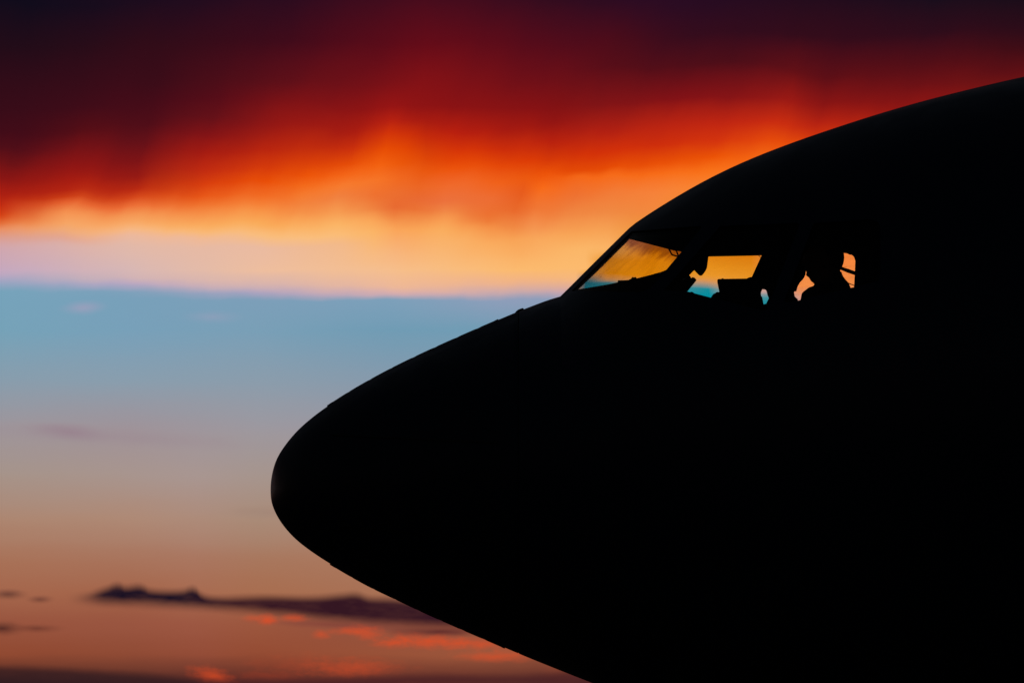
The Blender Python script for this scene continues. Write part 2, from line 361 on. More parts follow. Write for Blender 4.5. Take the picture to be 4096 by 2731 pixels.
# outside the sunset: the deck overhead goes dark, the far side of the sky is plain dusk
glow = g.m('MULTIPLY', g.sm(g.m('ABSOLUTE', az), 62, 10), g.sm(el, 24, 6.2))
dusk = g.n('ShaderNodeTexSky', sky_type='NISHITA')
dusk.sun_disc = False
dusk.sun_elevation = rad(SUN_EL)
dusk.sun_rotation = rad(SUN_AZ)
dusk.altitude = 100
dusk.dust_density = 2.0
bg1 = g.n('ShaderNodeBackground')
WT.links.new(sky, bg1.inputs[0])
bg1.inputs[1].default_value = 1.0
bg2 = g.n('ShaderNodeBackground')
WT.links.new(dusk.outputs[0], bg2.inputs[0])
bg2.inputs[1].default_value = 0.05
mx = g.n('ShaderNodeMixShader')
WT.links.new(glow, mx.inputs[0])
WT.links.new(bg2.outputs[0], mx.inputs[1])
WT.links.new(bg1.outputs[0], mx.inputs[2])
wo = g.n('ShaderNodeOutputWorld')
WT.links.new(mx.outputs[0], wo.inputs[0])

# the last of the sun, from behind the aircraft
sl = bpy.data.lights.new('sun', 'SUN')
sl.energy = 0.04
sl.angle = rad(8)
sl.color = (1.0, 0.62, 0.36)
sun = bpy.data.objects.new('sun', sl)
COL.objects.link(sun)
sd = Vector((math.sin(rad(SUN_AZ)) * math.cos(rad(2)), math.cos(rad(SUN_AZ)) * math.cos(rad(2)), math.sin(rad(2))))
sun.rotation_euler = sd.to_track_quat('Z', 'Y').to_euler()
sun.location = sd * 100

# ------------------------------------------------------------------ materials


def mat(name, base, rough=0.5, metal=0.0, var=0.25, scale=3.0, bump=0.0, spec=0.5):
    m = bpy.data.materials.new(name)
    m.use_nodes = True
    t = m.node_tree
    b = t.nodes['Principled BSDF']
    h = G(t)
    co = h.n('ShaderNodeTexCoord').outputs['Object']
    f = h.noise(co, scale, 4.0, 0.6)
    lo = tuple(c * (1 - var) for c in base) + (1,)
    hi = tuple(min(1, c * (1 + var)) for c in base) + (1,)
    t.links.new(h.mix(f, lo, hi), b.inputs['Base Color'])
    t.links.new(h.sm(h.noise(co, scale * 4, 3.0), 0.3, 0.7, rough * 0.85, min(1, rough * 1.15)), b.inputs['Roughness'])
    b.inputs['Metallic'].default_value = metal
    b.inputs['Specular IOR Level'].default_value = spec
    if bump:
        bp = h.n('ShaderNodeBump')
        bp.inputs['Strength'].default_value = bump
        t.links.new(h.noise(co, scale * 20, 2.0), bp.inputs['Height'])
        t.links.new(bp.outputs[0], b.inputs['Normal'])
    return m


def glass(name, tint, smear=0.0, ang=40.0, band=False):
    """thin coated cockpit pane: lets tinted light straight through, a little mirror on top, dried rain smears"""
    m = bpy.data.materials.new(name)
    m.use_nodes = True
    t = m.node_tree
    t.nodes.clear()
    h = G(t)
    co = h.n('ShaderNodeTexCoord').outputs['Object']
    s = h.n('ShaderNodeSeparateXYZ')
    t.links.new(co, s.inputs[0])
    ca, sa = math.cos(rad(ang)), math.sin(rad(ang))
    u = h.m('MULTIPLY_ADD', s.outputs[2], sa, h.m('MULTIPLY', s.outputs[0], ca))
    v = h.m('MULTIPLY_ADD', s.outputs[2], ca, h.m('MULTIPLY', s.outputs[0], -sa))
    st = h.noise(h.xyz(h.m('MULTIPLY', u, 8.0), h.m('MULTIPLY', v, 46.0)), 1.0, 4.0, 0.6)
    bug = h.noise(h.xyz(h.m('MULTIPLY', u, 17.0), h.m('MULTIPLY', v, 75.0), 4.0), 1.0, 1.0, 0.5)
    f = h.sm(st, 0.38, 0.78, 1.0, 1.0 - 0.17 * smear)
    f = h.m('MULTIPLY', f, h.sm(bug, 0.72, 0.80, 1.0, 1.0 - 0.8 * min(1, smear)))
    tn = h.mix(f, (tint[0] * 0.45, tint[1] * 0.30, tint[2] * 0.12, 1), tint + (1,))
    if band:
        # glass colour gets darker towards the top edge of the far pane
        e0, e1 = on_skin(2518, 955, 1), on_skin(2728, 1007, 1)
        k = (e1.z - e0.z) / (e1.x - e0.x)
        d = h.m('SUBTRACT', s.outputs[2], h.m('MULTIPLY_ADD', s.outputs[0], k, e0.z - k * e0.x))
        d = h.m('MULTIPLY_ADD', h.m('SUBTRACT', st, 0.5), 0.10, d)
        far = h.sm(s.outputs[1], 0.0, 0.05)
        tn = h.mix(h.m('MULTIPLY', h.sm(d, -0.075, -0.005), far), tn, h.mix(1.0, tn, (0.66, 0.58, 0.95, 1), 'MULTIPLY'))
    tr = h.n('ShaderNodeBsdfTransparent')
    t.links.new(tn, tr.inputs[0])
    gl = h.n('ShaderNodeBsdfGlossy')
    gl.inputs['Roughness'].default_value = 0.03
    gl.inputs['Color'].default_value = (1, 1, 1, 1)
    lw = h.n('ShaderNodeLayerWeight')
    lw.inputs['Blend'].default_value = 0.5
    mxs = h.n('ShaderNodeMixShader')
    t.links.new(h.m('MULTIPLY_ADD', h.m('POWER', lw.outputs['Facing'], 5.0), 0.35, 0.015), mxs.inputs[0])
    t.links.new(tr.outputs[0], mxs.inputs[1])
    t.links.new(gl.outputs[0], mxs.inputs[2])
    o = h.n('ShaderNodeOutputMaterial')
    t.links.new(mxs.outputs[0], o.inputs[0])
    return m


M_PAINT = mat('fuselage_paint', (0.018, 0.045, 0.10), 0.36, var=0.15, scale=1.2, spec=0.32)
M_RADOME = mat('radome_paint', (0.016, 0.036, 0.08), 0.42, var=0.2, scale=1.5, spec=0.32)
M_STRIP = mat('strip_metal', (0.03, 0.04, 0.05), 0.55, 0.3)
M_DARK = mat('cockpit_trim', (0.02, 0.02, 0.022), 0.8, var=0.3, scale=8, bump=0.1)
M_SEAT = mat('seat_sheepskin', (0.03, 0.028, 0.025), 0.95, var=0.4, scale=20, bump=0.4)
M_METAL = mat('handle_metal', (0.05, 0.05, 0.05), 0.5, 0.5)
M_SEAL = mat('window_seal_rubber', (0.012, 0.012, 0.012), 0.95, spec=0.0)
M_GROUND = mat('apron_concrete', (0.05, 0.05, 0.05), 0.9, var=0.3, scale=0.4, bump=0.2)

# ------------------------------------------------------------------ mesh helpers


def link(name, me, mt, parent=None, smooth=False):
    o = bpy.data.objects.new(name, me)
    COL.objects.link(o)
    if mt:
        me.materials.clear()
        me.materials.append(mt)
    if smooth:
        for p in me.polygons:
            p.use_smooth = True
    if parent:
        o.parent = parent
    return o


def bm_mesh(bm, name):
    bmesh.ops.recalc_face_normals(bm, faces=bm.faces)
    me = bpy.data.meshes.new(name)
    bm.to_mesh(me)
    bm.free()
    return me


def prism_bm(front, back, bevel=0.0):
    bm = bmesh.new()
    a = [bm.verts.new(p) for p in front]
    b = [bm.verts.new(p) for p in back]
    n = len(a)
    bm.faces.new(a)
    bm.faces.new(list(reversed(b)))
    for i in range(n):
        bm.faces.new((a[i], b[i], b[(i + 1) % n], a[(i + 1) % n]))
    bmesh.ops.recalc_face_normals(bm, faces=bm.faces)
    if bevel:
        es = [e for e in bm.edges if all(v in a for v in e.verts) or all(v in b for v in e.verts)]
        bmesh.ops.bevel(bm, geom=es, offset=bevel, segments=2, affect='EDGES', clamp_overlap=True)
    return bm


def slab(name, pts, y0, y1, mt, parent, bevel=0.004):
    """solid piece whose outline pts is seen at depth y0, running to depth y1"""
    fr = [P(px, py, y0) for px, py in pts]
    bk = [P(px, py, y1) for px, py in pts]
    return link(name, bm_mesh(prism_bm(fr, bk, bevel), name), mt, parent)


def tube_mesh(name, path, r, seg=10):
    bm = bmesh.new()
    rings = []
    for i, p in enumerate(path):
        t = (path[min(i + 1, len(path) - 1)] - path[max(i - 1, 0)]).normalized()
        a = t.cross(Vector((0, 1, 0.01))).normalized()
        b = t.cross(a).normalized()
        rings.append([bm.verts.new(p + (a * math.cos(k * 2 * math.pi / seg) + b * math.sin(k * 2 * math.pi / seg)) * r) for k in range(seg)])
    for r0, r1 in zip(rings, rings[1:]):
        for k in range(seg):
            bm.faces.new((r0[k], r0[(k + 1) % seg], r1[(k + 1) % seg], r1[k]))
    bm.faces.new(rings[0])
    bm.faces.new(list(reversed(rings[-1])))
    return bm_mesh(bm, name)


def smooth_path(pts, n=6):
    out = []
    for i in range(len(pts) - 1):
        p0, p1, p2, p3 = pts[max(i - 1, 0)], pts[i], pts[i + 1], pts[min(i + 2, len(pts) - 1)]
        for k in range(n):
            t = k / n
            out.append(0.5 * ((2 * p1) + (p2 - p0) * t + (2 * p0 - 5 * p1 + 4 * p2 - p3) * t * t + (3 * p1 - p0 - 3 * p2 + p3) * t ** 3))
    out.append(pts[-1])
    return out


def tube(name, pts, y, r, mt, parent):
    return link(name, tube_mesh(name, smooth_path([P(px, py, yy) for (px, py), yy in zip(pts, y if isinstance(y, (list, tuple)) else [y] * len(pts))]), r), mt, parent, True)


# ------------------------------------------------------------------ ground
gm = bmesh.new()
R = 6000.0
ring0 = [gm.verts.new((R * math.cos(k * math.pi / 24), R * math.sin(k * math.pi / 24), 0)) for k in range(48)]
gm.faces.new(ring0)
ground = link('ground', bm_mesh(gm, 'ground'), M_GROUND)
ground['kind'] = 'structure'

# ------------------------------------------------------------------ aircraft: profile curves


def pchip(x, y):
    x, y = np.asarray(x, float), np.asarray(y, float)
    h = np.diff(x)
    d = np.diff(y) / h
    m = np.zeros_like(x)
    m[0], m[-1] = d[0], d[-1]
    for k in range(1, len(x) - 1):
        if d[k - 1] * d[k] > 0:
            w1, w2 = 2 * h[k] + h[k - 1], h[k] + 2 * h[k - 1]
            m[k] = (w1 + w2) / (w1 / d[k - 1] + w2 / d[k])

    def f(v):
        v = min(max(v, x[0]), x[-1])
        k = min(int(np.searchsorted(x, v, 'right')) - 1, len(x) - 2)
        k = max(k, 0)
        t = (v - x[k]) / h[k]
        return float((1 + 2 * t) * (1 - t) ** 2 * y[k] + t * (1 - t) ** 2 * h[k] * m[k] + t * t * (3 - 2 * t) * y[k + 1] + t * t * (t - 1) * h[k] * m[k + 1])
    return f


TIP = (1082.4, 1958.0)
TOP = [TIP, (1083.6, 1930), (1088, 1900), (1101, 1849.5), (1126.5, 1801), (1152, 1766.6), (1177.6, 1735), (1203, 1709.5), (1228.6, 1687.3), (1254, 1666), (1279.6, 1646.5),
       (1307.7, 1627), (1397, 1569), (1483.7, 1519), (1600, 1457.5), (1659.5, 1429), (1748.8, 1387.5), (1818.8, 1356.5), (1878.3, 1330), (1924.4, 1310),
       (1996.7, 1278.8), (2059.8, 1252.5), (2096.4, 1238), (2135.7, 1221.8), (2180.4, 1205.7), (2213, 1195.4), (2234, 1189.4), (2239.9, 1187.8), (2244, 1183.8), (2278.6, 1150), (2380, 1049.5), (2450, 980), (2518.9, 912),
       (2531.7, 901), (2550.8, 887.5), (2582.7, 866.5), (2630.5, 834.6), (2678.4, 805.2), (2742, 767), (2806, 731.5), (2889.3, 688.1), (2978.6, 647.9),
       (3067.9, 611.2), (3157, 578), (3246.4, 546.5), (3335.7, 516), (3425, 487.2), (3500, 463.2), (3607, 431), (3725.5, 399.3), (3844, 369), (3962.3, 341), (4096, 310.7),
       (4400, 252), (4800, 195), (5300, 160), (6000, 150), (12000, 150)]
BOT = [TIP, (1082.9, 1980), (1088.3, 2014.8), (1101, 2046.7), (1117.6, 2078.6), (1139.3, 2107.9), (1164.8, 2138), (1192.9, 2164.3), (1228.6, 2192), (1266.8, 2218.9),
       (1320.4, 2253), (1391.8, 2295.5), (1480, 2345), (1600, 2401), (1668, 2435), (1763, 2476.5), (1844.9, 2513.5), (1902.7, 2538), (1967.3, 2565), (2024, 2591), (2110, 2627),
       (2212, 2668), (2370.4, 2730.3), (2600, 2815), (2900, 2915), (3300, 3015), (3800, 3085), (4500, 3120), (12000, 3120)]
X0 = P(*TIP).x
tq = [(math.sqrt(max(P(a, b).x - X0, 0)), P(a, b).z) for a, b in TOP]
bq = [(math.sqrt(max(P(a, b).x - X0, 0)), P(a, b).z) for a, b in BOT]


def fair(f, kinks, w0):
    """run a batten along the curve: average out the small waves, keep the real kinks"""
    def h(q):
        w = min([w0, 0.6 * q] + [0.8 * abs(q - k) for k in kinks])
        return sum(f(q + w * d / 5.0) for d in range(-5, 6)) / 11.0
    return h


KQ = [math.sqrt(P(2239.9, 1187.8).x - X0), math.sqrt(P(2525, 905).x - X0)]
fT = fair(pchip(*zip(*tq)), KQ, 0.05)
fB = fair(pchip(*zip(*bq)), [], 0.05)
WID = [(0, 0), (.03, .15), (.1, .29), (.2, .42), (.5, .67), (1, .93), (1.54, 1.17), (2, 1.34), (2.7, 1.55), (3.5, 1.71), (4.6, 1.84), (6, 1.88), (20, 1.88)]
fW = pchip([math.sqrt(a) for a, b in WID], [b for a, b in WID])
ZTIP = P(*TIP).z
ZMA = P(2048, 1640).z


def ss(t):
    t = min(max(t, 0), 1)
    return t * t * (3 - 2 * t)


def sect(x):
    s = x - X0
    q = math.sqrt(max(s, 0))
    zt, zb, w = fT(q), fB(q), fW(q)
    zm = ZTIP + (ZMA - ZTIP) * ss(s / 6.0)
    zm = min(max(zm, zb + 0.15 * (zt - zb)), zt - 0.15 * (zt - zb))
    return zt, zb, w, zm


def skin(x, th, off=0.0):
    zt, zb, w, zm = sect(x)
    s, c = math.sin(th), math.cos(th)
    hz = (zt - zm) if s >= 0 else (zm - zb)
    return Vector((x, (w + off) * c, zm + (hz + off) * s))


def skin_y(x, z):
    zt, zb, w, zm = sect(x)
    k = (z - zm) / ((zt - zm) if z >= zm else (zm - zb))
    return w * math.sqrt(max(0.0, 1 - k * k))


def on_skin(px, py, side, off=0.0):
    """point of the skin seen at (px, py): side -1 the near flank, +1 the far flank"""
    y = 0.0
    for _ in range(30):
        p = P(px, py, y)
        y = 0.5 * y + 0.5 * side * (skin_y(p.x, p.z))
    p = P(px, py, y + side * off)
    return p


def shell_mesh(name, xsn, thick, off=0.0, nseg=128):
    """closed shell of skin between stations"""
    bm = bmesh.new()
    ths = [math.pi / 2 + k * 2 * math.pi / nseg for k in range(nseg)]
    tip = abs(xsn[0] - X0) < 1e-6

    def grid(o):
        rows = []
        for x in xsn:
            if tip and x == xsn[0]:
                rows.append([bm.verts.new((X0 - o, 0, ZTIP))])
            else:
                rows.append([bm.verts.new(skin(x, t, o)) for t in ths])
        for r0, r1 in zip(rows, rows[1:]):
            for k in range(nseg):
                k2 = (k + 1) % nseg
                if len(r0) == 1:
                    bm.faces.new((r0[0], r1[k], r1[k2]))
                else:
                    bm.faces.new((r0[k], r1[k], r1[k2], r0[k2]))
        return rows
    A = grid(off)
    if tip:
        # inner wall starts a little behind the tip
        xs2 = [x for x in xsn if x - X0 > 2.5 * thick]
        B = [[bm.verts.new(skin(x, t, off - thick)) for t in ths] for x in xs2]
        for r0, r1 in zip(B, B[1:]):
            for k in range(nseg):
                bm.faces.new((r0[k], r0[(k + 1) % nseg], r1[(k + 1) % nseg], r1[k]))
        bm.faces.new(B[0])
    else:
        B = grid(off - thick)
        for k in range(nseg):
            k2 = (k + 1) % nseg
            bm.faces.new((A[0][k], A[0][k2], B[0][k2], B[0][k]))
    for k in range(nseg):
        k2 = (k + 1) % nseg
        bm.faces.new((A[-1][k], B[-1][k], B[-1][k2], A[-1][k2]))
    return bm_mesh(bm, name)


airliner = bpy.data.objects.new('airliner', None)
COL.objects.link(airliner)
airliner['label'] = 'dark jet airliner nose in silhouette against the sunset sky, cockpit windows glowing orange'
airliner['category'] = 'airplane'
XJ = P(2074, 1500).x                          # radome joint
XE = X0 + 11.0
airliner.location = (0, 0, 0)

# stations
r_st = [X0 + (XJ - 0.002 - X0) * (k / 90.0) ** 2 for k in range(91)]
kinks = sorted([P(a, b).x for a, b in TOP if 2074 < a < 4400] + [P(a, b).x for a, b in BOT if 2074 < a < 4400])
b_st = [XJ + 0.002]
x = XJ + 0.03
while x < XE:
    b_st.append(x)
    x += 0.035 if x < P(2700, 1000).x else 0.07 if x < P(4200, 1000).x else 0.5
b_st.append(XE)
b_st = sorted(b_st + [P(2234, 1187.8).x, P(2244, 1187.8).x, P(2239.9, 1187.8).x, P(2518.9, 912).x])
b_st = [a for i, a in enumerate(b_st) if i == 0 or a - b_st[i - 1] > 0.004]

radome = link('radome', shell_mesh('radome', r_st, 0.03), M_RADOME, airliner, True)
fuselage = link('fuselage', shell_mesh('fuselage', b_st, 0.03), M_PAINT, airliner, False)

# ------------------------------------------------------------------ cockpit window openings, seen from the near side and through to the far side
NEAR = {
    1: [(2286, 1164), (2526, 926), (2803, 904), (2806, 912), (2725.3, 1007.8), (2665, 1079.4), (2600, 1156), (2560, 1170)],
    2: [(2655, 1163), (2700, 1112), (2880, 905), (3190, 892), (3198, 900), (3100, 1156), (3066, 1238), (3052, 1243), (2844, 1191), (2748, 1166)],
    3: [(3255, 893), (3480, 878), (3508, 886), (3520, 905), (3522, 1100), (3510, 1126), (3430, 1145.5), (3403, 1152), (3160, 1210), (3135, 1208)],
}
FAR = {
    1: [(2306, 1165), (2314.4, 1156.7), (2407.3, 1067.4), (2507, 968), (2518, 955.4), (2670.4, 995.2), (2728, 1007), (2742, 1012), (2680, 1084), (2620, 1150), (2560, 1180)],
    2: [(2695, 1172), (2756, 1102), (2830, 1026), (3034, 1021.8), (3130, 1019), (3142, 1024), (3082, 1220), (3070, 1236), (2740, 1215)],
    3: [(3182, 1013), (3365, 1011.6), (3376.4, 1011.6), (3389.1, 1013.4), (3398.7, 1018.5), (3406.1, 1018.5), (3412, 1023), (3416.8, 1028.7), (3421.4, 1043.5), (3420, 1085.4),
        (3416.8, 1141), (3414, 1170), (3130, 1232), (3120, 1228)],
}
M_GLASS1 = glass('windshield_glass', (0.985, 0.95, 0.87), 0.58, 40, band=True)
M_GLASS2 = glass('side_window_glass', (0.993, 0.985, 0.955), 0.10, 4)
M_GLASS3 = glass('aft_window_glass', (0.995, 0.985, 0.97), 0.55, 4)
MG = {1: M_GLASS1, 2: M_GLASS2, 3: M_GLASS3}
NM = {1: 'windshield', 2: 'sliding_window', 3: 'side_window'}


def boolean(o, cutter, op):
    md = o.modifiers.new('b', 'BOOLEAN')
    md.material_mode = 'TRANSFER'
    md.operation, md.solver, md.object = op, 'EXACT', cutter
    dg = bpy.context.evaluated_depsgraph_get()
    me = bpy.data.meshes.new_from_object(o.evaluated_get(dg))
    o.modifiers.clear()
    old = o.data
    o.data = me
    bpy.data.meshes.remove(old)


gx = [a for a in b_st if P(2200, 1000).x < a < P(3700, 1000).x]
pane_me = shell_mesh('pane', gx, 0.012, -0.009)
cutters = []
for side, table in ((-1, NEAR), (1, FAR)):
    for k, pts in table.items():
        fine_pts = []
        for (ax, ay), (bx, by) in zip(pts, pts[1:] + pts[:1]):
            m = max(1, int(math.hypot(bx - ax, by - ay) / 18))
            fine_pts += [(ax + (bx - ax) * q / m, ay + (by - ay) * q / m) for q in range(m)]
        v = [on_skin(px, py, side, -0.012) for px, py in fine_pts]
        cs = []
        mid = sum(v, Vector()) / len(v)
        for grow in (0.0, 0.012):         # the pane sits a little way into its frame
            w_ = [p + (p - mid).normalized() * grow for p in v]
            inn = [Vector((p.x, side * 0.02, p.z)) for p in w_]
            out = [Vector((p.x, side * 2.6, p.z)) for p in w_]
            cs.append(link('cutter', bm_mesh(prism_bm(inn, out), 'cutter'), M_SEAL))
        cutters.append((cs, side, k))
panes = []
for (c, c2), side, k in cutters:
    boolean(fuselage, c, 'DIFFERENCE')
    pane = link(NM[k], pane_me.copy(), MG[k], airliner)
    boolean(pane, c2, 'INTERSECT')
    pane.data.materials.clear()
    pane.data.materials.append(MG[k])
    panes.append(pane)
for c in [c_ for t_ in cutters for c_ in t_[0]]:
    me = c.data
    bpy.data.objects.remove(c)
    bpy.data.meshes.remove(me)
bpy.data.meshes.remove(pane_me)
for o in [fuselage] + panes:
    for p in o.data.polygons:
        p.use_smooth = True
    o.data.set_sharp_from_angle(angle=rad(32))

# ------------------------------------------------------------------ lightning diverter strips and probe on the nose


def strip(name, pts, side, raise_, half, segs):
    """raised ribbon with small gaps between its segments, along skin points pts"""
    bm = bmesh.new()
    n = 80
    rows = []
    for i in range(n + 1):
        t = i / n
        px = pts[0][0] + (pts[1][0] - pts[0][0]) * t
        if side == 0:
            x = P(px, 1500).x
            th = math.pi / 2 if pts[2] == 'top' else -math.pi / 2
            c = skin(x, th)
            e = skin(x + 0.01, th) - c
        else:
            py = pts[0][1] + (pts[1][1] - pts[0][1]) * t
            c = on_skin(px, py, side)
            q = on_skin(px + 4, py + 4 * (pts[1][1] - pts[0][1]) / (pts[1][0] - pts[0][0]), side)
            e = q - c
        e.normalize()
        zt, zb, w, zm = sect(c.x)
        nr = Vector((0, c.y / max(w * w, 1e-6), (c.z - zm) / max(((zt - zm) if c.z > zm else (zm - zb)) ** 2, 1e-6)))
        nr -= e * nr.dot(e)
        nr.normalize()
        b = e.cross(nr).normalized()
        hgt = raise_
        f = (t * segs) % 1.0
        if f < 0.10 and 0.02 < t < 0.98:
            hgt = raise_ * 0.7
        if t < 0.03 or t > 0.98:
            hgt = raise_ * 1.3
        rows.append([bm.verts.new(c + b * half - nr * 0.006), bm.verts.new(c + b * half * 0.7 + nr * hgt), bm.verts.new(c - b * half * 0.7 + nr * hgt), bm.verts.new(c - b * half - nr * 0.006)])
    for a, b in zip(rows, rows[1:]):
        for k in range(4):
            bm.faces.new((a[k], a[(k + 1) % 4], b[(k + 1) % 4], b[k]))
    bm.faces.new(rows[0])
    bm.faces.new(list(reversed(rows[-1])))
    return link(name, bm_mesh(bm, name), M_STRIP, airliner)


strip('lightning_strip', [(1310, 0), (1994, 0), 'top'], 0, 0.0045, 0.010, 8)
strip('lightning_strip', [(1322, 0), (2020, 0), 'bot'], 0, 0.0042, 0.010, 8)
for sd_ in (-1, 1):
    strip('lightning_strip', [(1330, 1738), (1990, 1768)], sd_, 0.004, 0.008, 8)
    strip('lightning_strip', [(1350, 2098), (1990, 2168)], sd_, 0.004, 0.008, 8)

slab('air_data_probe', [(2057, 1262), (2060, 1251), (2064, 1245), (2070.2, 1239.5), (2080, 1235), (2090, 1231.6), (2094, 1233), (2097, 1240), (2108, 1290), (2098, 1300), (2075, 1285)],
     -0.10, -0.03, M_DARK, airliner, 0.003)

# ------------------------------------------------------------------ cockpit interior
# glareshield: full width shelf behind the windshield, narrow at the front
gl_pts = [(2300, 1161), (2314.4, 1157), (2375, 1147), (2434, 1137), (2471.6, 1129), (2472, 1121), (2490, 1121), (2513, 1120), (2527, 1113.5), (2545, 1113.6), (2580, 1105),
          (2614, 1096.2), (2617, 1094.6), (2640, 1089), (2665, 1079.4), (2700, 1073)]
bm = bmesh.new()
rows = []
for (px, py) in gl_pts:
    c0 = P(px, py, 0)
    yw = max(0.06, min(0.92, skin_y(c0.x, c0.z) - 0.09))
    p = P(px, py, -yw)
    rows.append([bm.verts.new((p.x, -yw, p.z)), bm.verts.new((p.x, yw, p.z)), bm.verts.new((p.x + 0.02, yw, p.z - 0.16)), bm.verts.new((p.x + 0.02, -yw, p.z - 0.16))])
for a, b in zip(rows, rows[1:]):
    for k in range(4):
        bm.faces.new((a[k], a[(k + 1) % 4], b[(k + 1) % 4], b[k]))
bm.faces.new(rows[0])
bm.faces.new(list(reversed(rows[-1])))
glare = link('glareshield', bm_mesh(bm, 'glareshield'), M_DARK, airliner)
kb = bmesh.new()
kc = P(2536, 1113.5, 0)
knob_y = max(0.06, min(0.92, skin_y(kc.x, kc.z) - 0.09)) - 0.01
for dxp in (2531.5, 2540.5):
    bmesh.ops.create_uvsphere(kb, u_segments=12, v_segments=8, radius=0.0075, matrix=Matrix.Translation(P(dxp, 1113.5, -knob_y)))
link('knob', bm_mesh(kb, 'knob'), M_DARK, glare, True)
# sun visor rail with its hanging clip
tube('visor_rail', [(2500, 945), (2590, 969), (2672, 990.5), (2735, 1004)], [-0.08, -0.3, -0.55, -0.7], 0.006, M_METAL, airliner)
tube('grab_handle', [(2674, 992), (2681.5, 1007), (2688.5, 1018.5), (2696, 1021.5), (2714, 1026.5)], -0.62, 0.0042, M_METAL, airliner)
tube('grab_handle', [(2668, 992), (2690, 998), (2704, 1002), (2708, 1009), (2714, 1026)], -0.62, 0.0040, M_METAL, airliner)

# folded visor hanging by the sliding window
slab('sun_visor', [(2752, 1060), (2775.7, 1079.9), (2785, 1090), (2792.7, 1097.8), (2797, 1101.5), (2803.5, 1103.6), (2809, 1101), (2815, 1094), (2821.6, 1085), (2827.5, 1073), (2829, 1064), (2830.1, 1056), (2834, 1025.9), (2838, 1010), (2800, 1000)],
     -0.72, -0.66, M_DARK, airliner, 0.002)
slab('window_crank', [(2722, 1118), (2756.1, 1102), (2759.5, 1102.8), (2762, 1106), (2764.6, 1112.6), (2768, 1109.5), (2771.4, 1108.5), (2778.2, 1110.5), (2783, 1115.5), (2785.8, 1119.5), (2785, 1122.4), (2748.5, 1167.5), (2730, 1185), (2690, 1150)],
     -0.86, -0.80, M_DARK, airliner, 0.002)
slab('window_latch', [(2745, 1180), (2758.7, 1168.9), (2764.6, 1166.8), (2770, 1167.5), (2774.5, 1170.5), (2779.9, 1174.3), (2786, 1190)], -0.9, -0.86, M_DARK, airliner, 0.002)
slab('window_handle', [(2841, 1200), (2843.7, 1190.8), (2847.5, 1183), (2852.5, 1176.5), (2858, 1173.5), (2862, 1172.5), (2863, 1169.3), (2870, 1167.5), (2877.2, 1168.4), (2886, 1200)],
     -0.9, -0.84, M_DARK, airliner, 0.002)

# first seat: armrest, backrest, headrest
E3B_L = [(3221.8, 1098.8), (3216.9, 1110.5), (3210.5, 1119), (3199.9, 1129.6), (3191.4, 1144.5), (3188.5, 1155), (3186, 1163.6), (3182.9, 1166.8), (3179.7, 1164.7), (3176.5, 1169), (3177.5, 1177), (3179, 1184.9), (3185, 1191.3), (3191.4, 1196.6)]
E3B_R = [(3191.4, 1196.6), (3197.4, 1192.3), (3198.9, 1181.7), (3207.4, 1173.2), (3212.7, 1162.6), (3219, 1156.2), (3245.2, 1141.3), (3242, 1136.6), (3241.4, 1129.6), (3233.9, 1121.1), (3230.7, 1111.6), (3221.8, 1098.8)]
seat = bpy.data.objects.new('pilot_seat', None)
COL.objects.link(seat)
seat.parent = airliner
slab('headrest', [(3020, 1008), (3043, 1014), (3047, 1021), (3042, 1031), (3024, 1070), (3007, 1107.5), (3020, 1122), (3100, 1128), (3214, 1113), (3221.8, 1098.8), (3228, 1050), (3228, 985), (3060, 985)], 0.42, 0.62, M_SEAT, seat, 0.003)
slab('backrest', [(3012, 1115), (3049, 1157), (3056, 1157.6), (3062.2, 1159), (3065.6, 1164), (3068, 1172), (3069.9, 1180.3), (3075, 1193), (3069.5, 1204), (3064.5, 1214.5), (3054.5, 1217), (3050, 1330), (3191.4, 1330)] + E3B_L[::-1] + [(3150, 1090)], 0.38, 0.66, M_SEAT, seat, 0.003)
slab('armrest', [(2868.9, 1121), (2871, 1117.5), (2875.2, 1115.6), (2886, 1115.6), (2887.5, 1113.2), (2892.5, 1113), (2894.7, 1115.6), (2987.4, 1114), (2993, 1110.5), (2999.3, 1108.5), (3007, 1107.5), (3016, 1112), (3049.5, 1156.8), (3044.7, 1167.5), (3043.5, 1176),
                 (3045.2, 1185.4), (3048.6, 1187), (3054.6, 1216.8), (3058, 1330), (2898, 1330), (2877.2, 1168.4), (2873, 1148), (2869.7, 1132.6)], 0.30, 0.36, M_SEAT, seat, 0.003)
# second seat, nearer the camera, with the pilot in it
seat2 = bpy.data.objects.new('pilot_seat', None)
COL.objects.link(seat2)
seat2.parent = airliner
slab('backrest', [(3330, 1100), (3352, 1088), (3365.7, 1086), (3368.9, 1096.7), (3374.2, 1107.7), (3384, 1120), (3394.4, 1131), (3400.2, 1144.5), (3403, 1152), (3410, 1330), (3420, 1600), (3352, 1600), (3340, 1330)], -0.66, -0.38, M_SEAT, seat2, 0.003)
for st, y0, y1, dx in ((seat2, -0.74, -0.28, 0), (seat, 0.28, 0.74, -190)):
    slab('seat_cushion', [(3130 + dx, 1592), (3150 + dx, 1580), (3420 + dx, 1590), (3420 + dx, 1650), (3150 + dx, 1655), (3130 + dx, 1640)], y0, y1, M_SEAT, st, 0.01)
    slab('pedestal', [(3220 + dx, 1650), (3370 + dx, 1650), (3390 + dx, 1950), (3200 + dx, 1950)], y0 + 0.13, y1 - 0.13, M_DARK, st, 0.005)

# ------------------------------------------------------------------ the pilot: one continuous body, sitting and looking forward
PY = -0.50
pb = bmesh.new()


def ball(px, py, y, sx, sy, sz):
    c = P(px, py, y)
    m = Matrix.Translation(c) @ Matrix.Diagonal((sx, sy, sz, 1))
    bmesh.ops.create_uvsphere(pb, u_segments=20, v_segments=14, radius=1.0, matrix=m)


